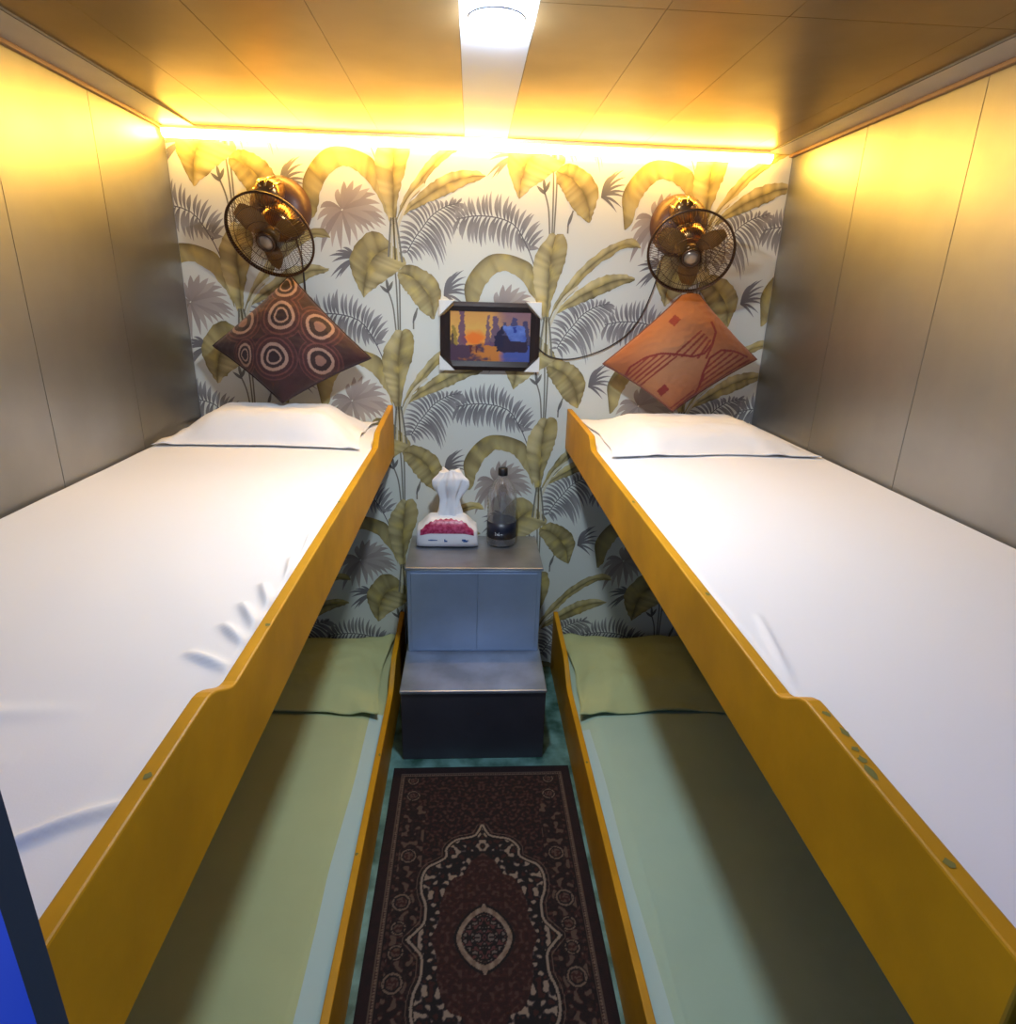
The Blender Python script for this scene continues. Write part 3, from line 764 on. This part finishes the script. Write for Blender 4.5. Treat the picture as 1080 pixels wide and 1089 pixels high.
# small blurred blue marks low on the front of the pack
def frontmark(bb,u0,u1,v0,v1):
    bb.grid(lambda u,v:onpack(u0+(u1-u0)*u,v0+(v1-v0)*v,.0012),6,4)
for marks in (((.20,.23,.524,.532),(.23,.27,.523,.533),(.27,.31,.524,.532),(.31,.345,.525,.532)),
    ((.455,.475,.520,.545),(.475,.505,.530,.545)),((.74,.80,.520,.536),(.76,.83,.534,.546),(.80,.85,.526,.534))):
    b=MB()
    for q in marks: frontmark(b,*q)
    b.build('print_mark',M['inkblue'],tp,fixn=False)
b=MB()
def plume(u,v):
    a=2*PI*u; h=v
    w=.034+.022*sstep(.35,.75,h)-.022*sstep(.80,1.0,h)+.008*(1-h)**4
    dp=w*.42
    f=1+.16*math.sin(5*a+3*h+.6)+.10*math.sin(9*a-4*h)+.10*nz(math.cos(a)*2,math.sin(a)*2,h*4)
    top=.008*math.sin(3*a)+.010*nz(a,3,1)
    return (tx+.006+w*f*math.cos(a)+.006*h, ty+dp*f*math.sin(a), ZT+.105+(.178+top*h)*h)
b.grid(plume,72,40,closed_u=True)
V=[plume(i/72,1) for i in range(72)]
cpt=(tx+.012,ty,ZT+.105+.172)
b.add(V+[cpt],[(i,(i+1)%72,72) for i in range(72)])
b.build('tissue',M['tissue'],tp,smooth=True)

# ------------------------------------------------------------------ water bottle
bx_,by_=.120,2.195
bt=thing('water_bottle',(bx_,by_,ZT),'clear plastic water bottle with a dark label and black cap','bottle')
FB=lambda x,y,h:(bx_+x,by_+y,ZT+h)
prof=[(.030,.002),(.046,.001),(.052,.006),(.054,.016),(.054,.030),(.0535,.034),(.0535,.094),(.054,.098)]
for k in range(6): prof+= [(.0545,.102+k*.013),(.0515,.108+k*.013)]
prof+=[(.054,.182),(.052,.196),(.046,.214),(.036,.232),(.025,.247),(.0175,.258),(.0155,.264),(.0155,.272)]
inner=[(max(.001,r-.0010),h+(.001 if h<.01 else 0)) for r,h in prof]
b=MB(); b.lathe([(.0001,.002)]+prof+inner[::-1]+[(.0001,.003)],56,FB)
b.build('body',M['pet'],bt,smooth=True)
b=MB(); b.lathe([(.0541,.033),(.0545,.033),(.0545,.095),(.0541,.095)],48,FB); b.build('label',M['label'],bt,smooth=True)
b=MB()
def onlab(a,h): return FB(.0551*math.sin(a),-.0551*math.cos(a),h)
for pl in ([(-.42,.058),(-.50,.061),(-.44,.055),(-.50,.050),(-.42,.051)],[(-.36,.057),(-.34,.050),(-.29,.057),(-.27,.050)],[(-.22,.062),(-.22,.050),(-.15,.056),(-.20,.050)],[(-.10,.056),(-.04,.054),(.02,.055)]):
    b.tube(resample([(onlab(a,h)) for a,h in pl],14),.0009,4)
b.build('label_print',M['labelink'],bt)
b=MB(); b.lathe([(.0001,.2935),(.014,.2935),(.0172,.291),(.0178,.270),(.0178,.266),(.0160,.266)],40,FB); b.build('cap',M['capblack'],bt,smooth=True)

# ------------------------------------------------------------------ rug
rx0,rx1,ry0,ry1=-.238,.334,.520,1.686
mxc,myc=.045,1.103
MA=rgb(32,9,12); MAd=rgb(17,5,8); MAf=rgb(45,17,15); BEI=rgb(98,80,68); CRM=rgb(126,111,98); INK=rgb(13,9,13); GRY=rgb(66,60,62)
half=[(0,.345),(.018,.308),(.04,.298),(.075,.290),(.10,.262),(.101,.235),(.12,.218),(.150,.200),(.163,.165),(.160,.125),(.148,.09),(.148,.045),(.165,.022),(.186,.0)]
innr=[(0,.245),(.02,.228),(.035,.215),(.045,.19),(.055,.175),(.08,.165),(.10,.13),(.112,.085),(.112,.05),(.122,.02),(.132,.0)]
def radial(poly):
    # outline as distance-from-axis half width for each |y|
    P=[tuple(p) for p in resample(poly,120)]
    return P
HP=radial(half); IP=radial(innr)
def inside(P,x,y):
    c=False; n=len(P); j=n-1
    for i in range(n):
        if (P[i][1]>y)!=(P[j][1]>y) and x<(P[j][0]-P[i][0])*(y-P[i][1])/(P[j][1]-P[i][1]+1e-12)+P[i][0]: c=not c
        j=i
    return c
HPn=np.array(HP)
HPc=HP+[(0,0)]; IPc=IP+[(0,0)]
def rugcol(u,v):
    x=rx0+(rx1-rx0)*u; y=ry0+(ry1-ry0)*v
    e=min(x-rx0,rx1-x,y-ry0,ry1-y)
    ax=abs(x-mxc); ay=abs(y-myc)
    f1=nz(ax*95,ay*95,2); f2=nz(ax*62,ay*62,7); f3=nz(ax*150,ay*150,4)
    if e<.005: return MAd
    if e<.028: return mix(MA,MAd,.5+f2*.6)
    if e<.040:
        s=.004; q=(math.floor((x+y)/.007)+math.floor((x-y)/.007))%2
        if e<.0305 or e>.0375: return mix(BEI,MAd,.45)
        return BEI if q else mix(MAf,MAd,.4)
    if e<.044: return MAd
    if ay<.36 and ax<.2 and ay<.345:
        d=float(np.min(np.hypot(HPn[:,0]-ax,HPn[:,1]-ay)))
        ins=inside(HPc,ax,ay)
        if d<.0032: return CRM
        if d<.0065: return INK
        if (not ins) and .0105<d<.0125: return mix(BEI,MA,.35)
        if ins:
            if not inside(IPc,ax,ay):
                # floral band between the two outlines
                t=f2+.5*f1
                if t>.28: return CRM
                if t>.16: return mix(GRY,MAf,.3)
                if t<-.34: return MAf
                return INK
            # medallion
            k=((ax/.068)**1.6+(ay/.080)**1.6)
            tip=ay<.088 and ax<.020*(1-(ay/.092))*2.2
            if k<1 or (tip and ay>.05):
                if k<.74: 
                    t=f1+.5*f3
                    return mix(GRY,CRM,.3) if t>.32 else (rgb(74,40,40) if t<-.25 else INK)
                return mix(CRM,BEI,.5+f1)
            if k<1.16: return INK
            t=f1+.3*f3
            return mix(MAf,BEI,.22) if t>.25 else (mix(MAf,MAd,.5) if t<-.05 else MAf)
    # field
    t=f1+.35*f3
    c=mix(MAf,BEI,.20) if t>.28 else (MAd if t<.0 else mix(MA,MAf,.6))
    edge=min(x-rx0,rx1-x)
    if .052<edge<.115 and ay<.42:
        if f2>.22: c=mix(BEI,MA,.45)
        elif f2>.12: c=MAf
        else: c=mix(c,MAd,.75)
    for (qx,qy,r) in ((.215,.525,.018),(.21,.46,.022),(.205,.24,.024),(.21,.10,.026),(.21,-.03,.02)):
        k=math.hypot(ax-qx,ay-abs(qy))/r
        if k<1: c=BEI if .72<k<.9 and f3>-.25 else (INK if k>.55 else mix(MAf,BEI,.4 if f3>0 else 0))
    return c
b=MB()
b.grid(lambda u,v:(rx0+(rx1-rx0)*u,ry0+(ry1-ry0)*v,.0075+.0012*nz(u*6,v*9,3)),286,540,colf=rugcol)
b.box(rx0+.001,rx1-.001,ry0+.001,ry1-.001,.0004,.0055)
b.c[-8:]=[MAd]*8
rg=b.build('rug',M['rug'],base=(mxc,myc,0),fixn=False)
tag(rg,'dark maroon woven rug with cream medallion on the floor between the bunks','rug')

# ------------------------------------------------------------------ daylight through the doorway (sky of the place outside)
w=bpy.data.worlds.new('World'); scene.world=w; w.use_nodes=True
bg=w.node_tree.nodes['Background']; bg.inputs[0].default_value=(.42,.62,1.0,1); bg.inputs[1].default_value=.75

# ------------------------------------------------------------------ camera
cam=bpy.data.cameras.new('Camera'); co=bpy.data.objects.new('Camera',cam); col.objects.link(co)
p,yw,r=0.333129318,0.0648069458,0.0295995112
cp_,sp_=math.cos(p),math.sin(p); cy_,sy_=math.cos(yw),math.sin(yw); cr_,sr_=math.cos(r),math.sin(r)
fwd=Vector((sy_*cp_,cy_*cp_,-sp_)); right=Vector((cy_,-sy_,0)); up=right.cross(fwd)
r2=right*cr_+up*sr_; u2=-right*sr_+up*cr_
m=Matrix((r2,u2,-fwd)).transposed().to_4x4(); m.translation=CAM; co.matrix_world=m
cam.sensor_fit='HORIZONTAL'; cam.sensor_width=36; cam.lens=36*669.514/1080; cam.clip_start=.02
scene.camera=co
scene.view_settings.view_transform='Standard'; scene.view_settings.look='None'
scene.view_settings.exposure=0; scene.view_settings.gamma=1; scene.view_settings.use_curve_mapping=False
try:
    scene.cycles.max_bounces=10; scene.cycles.transmission_bounces=10
except Exception: pass
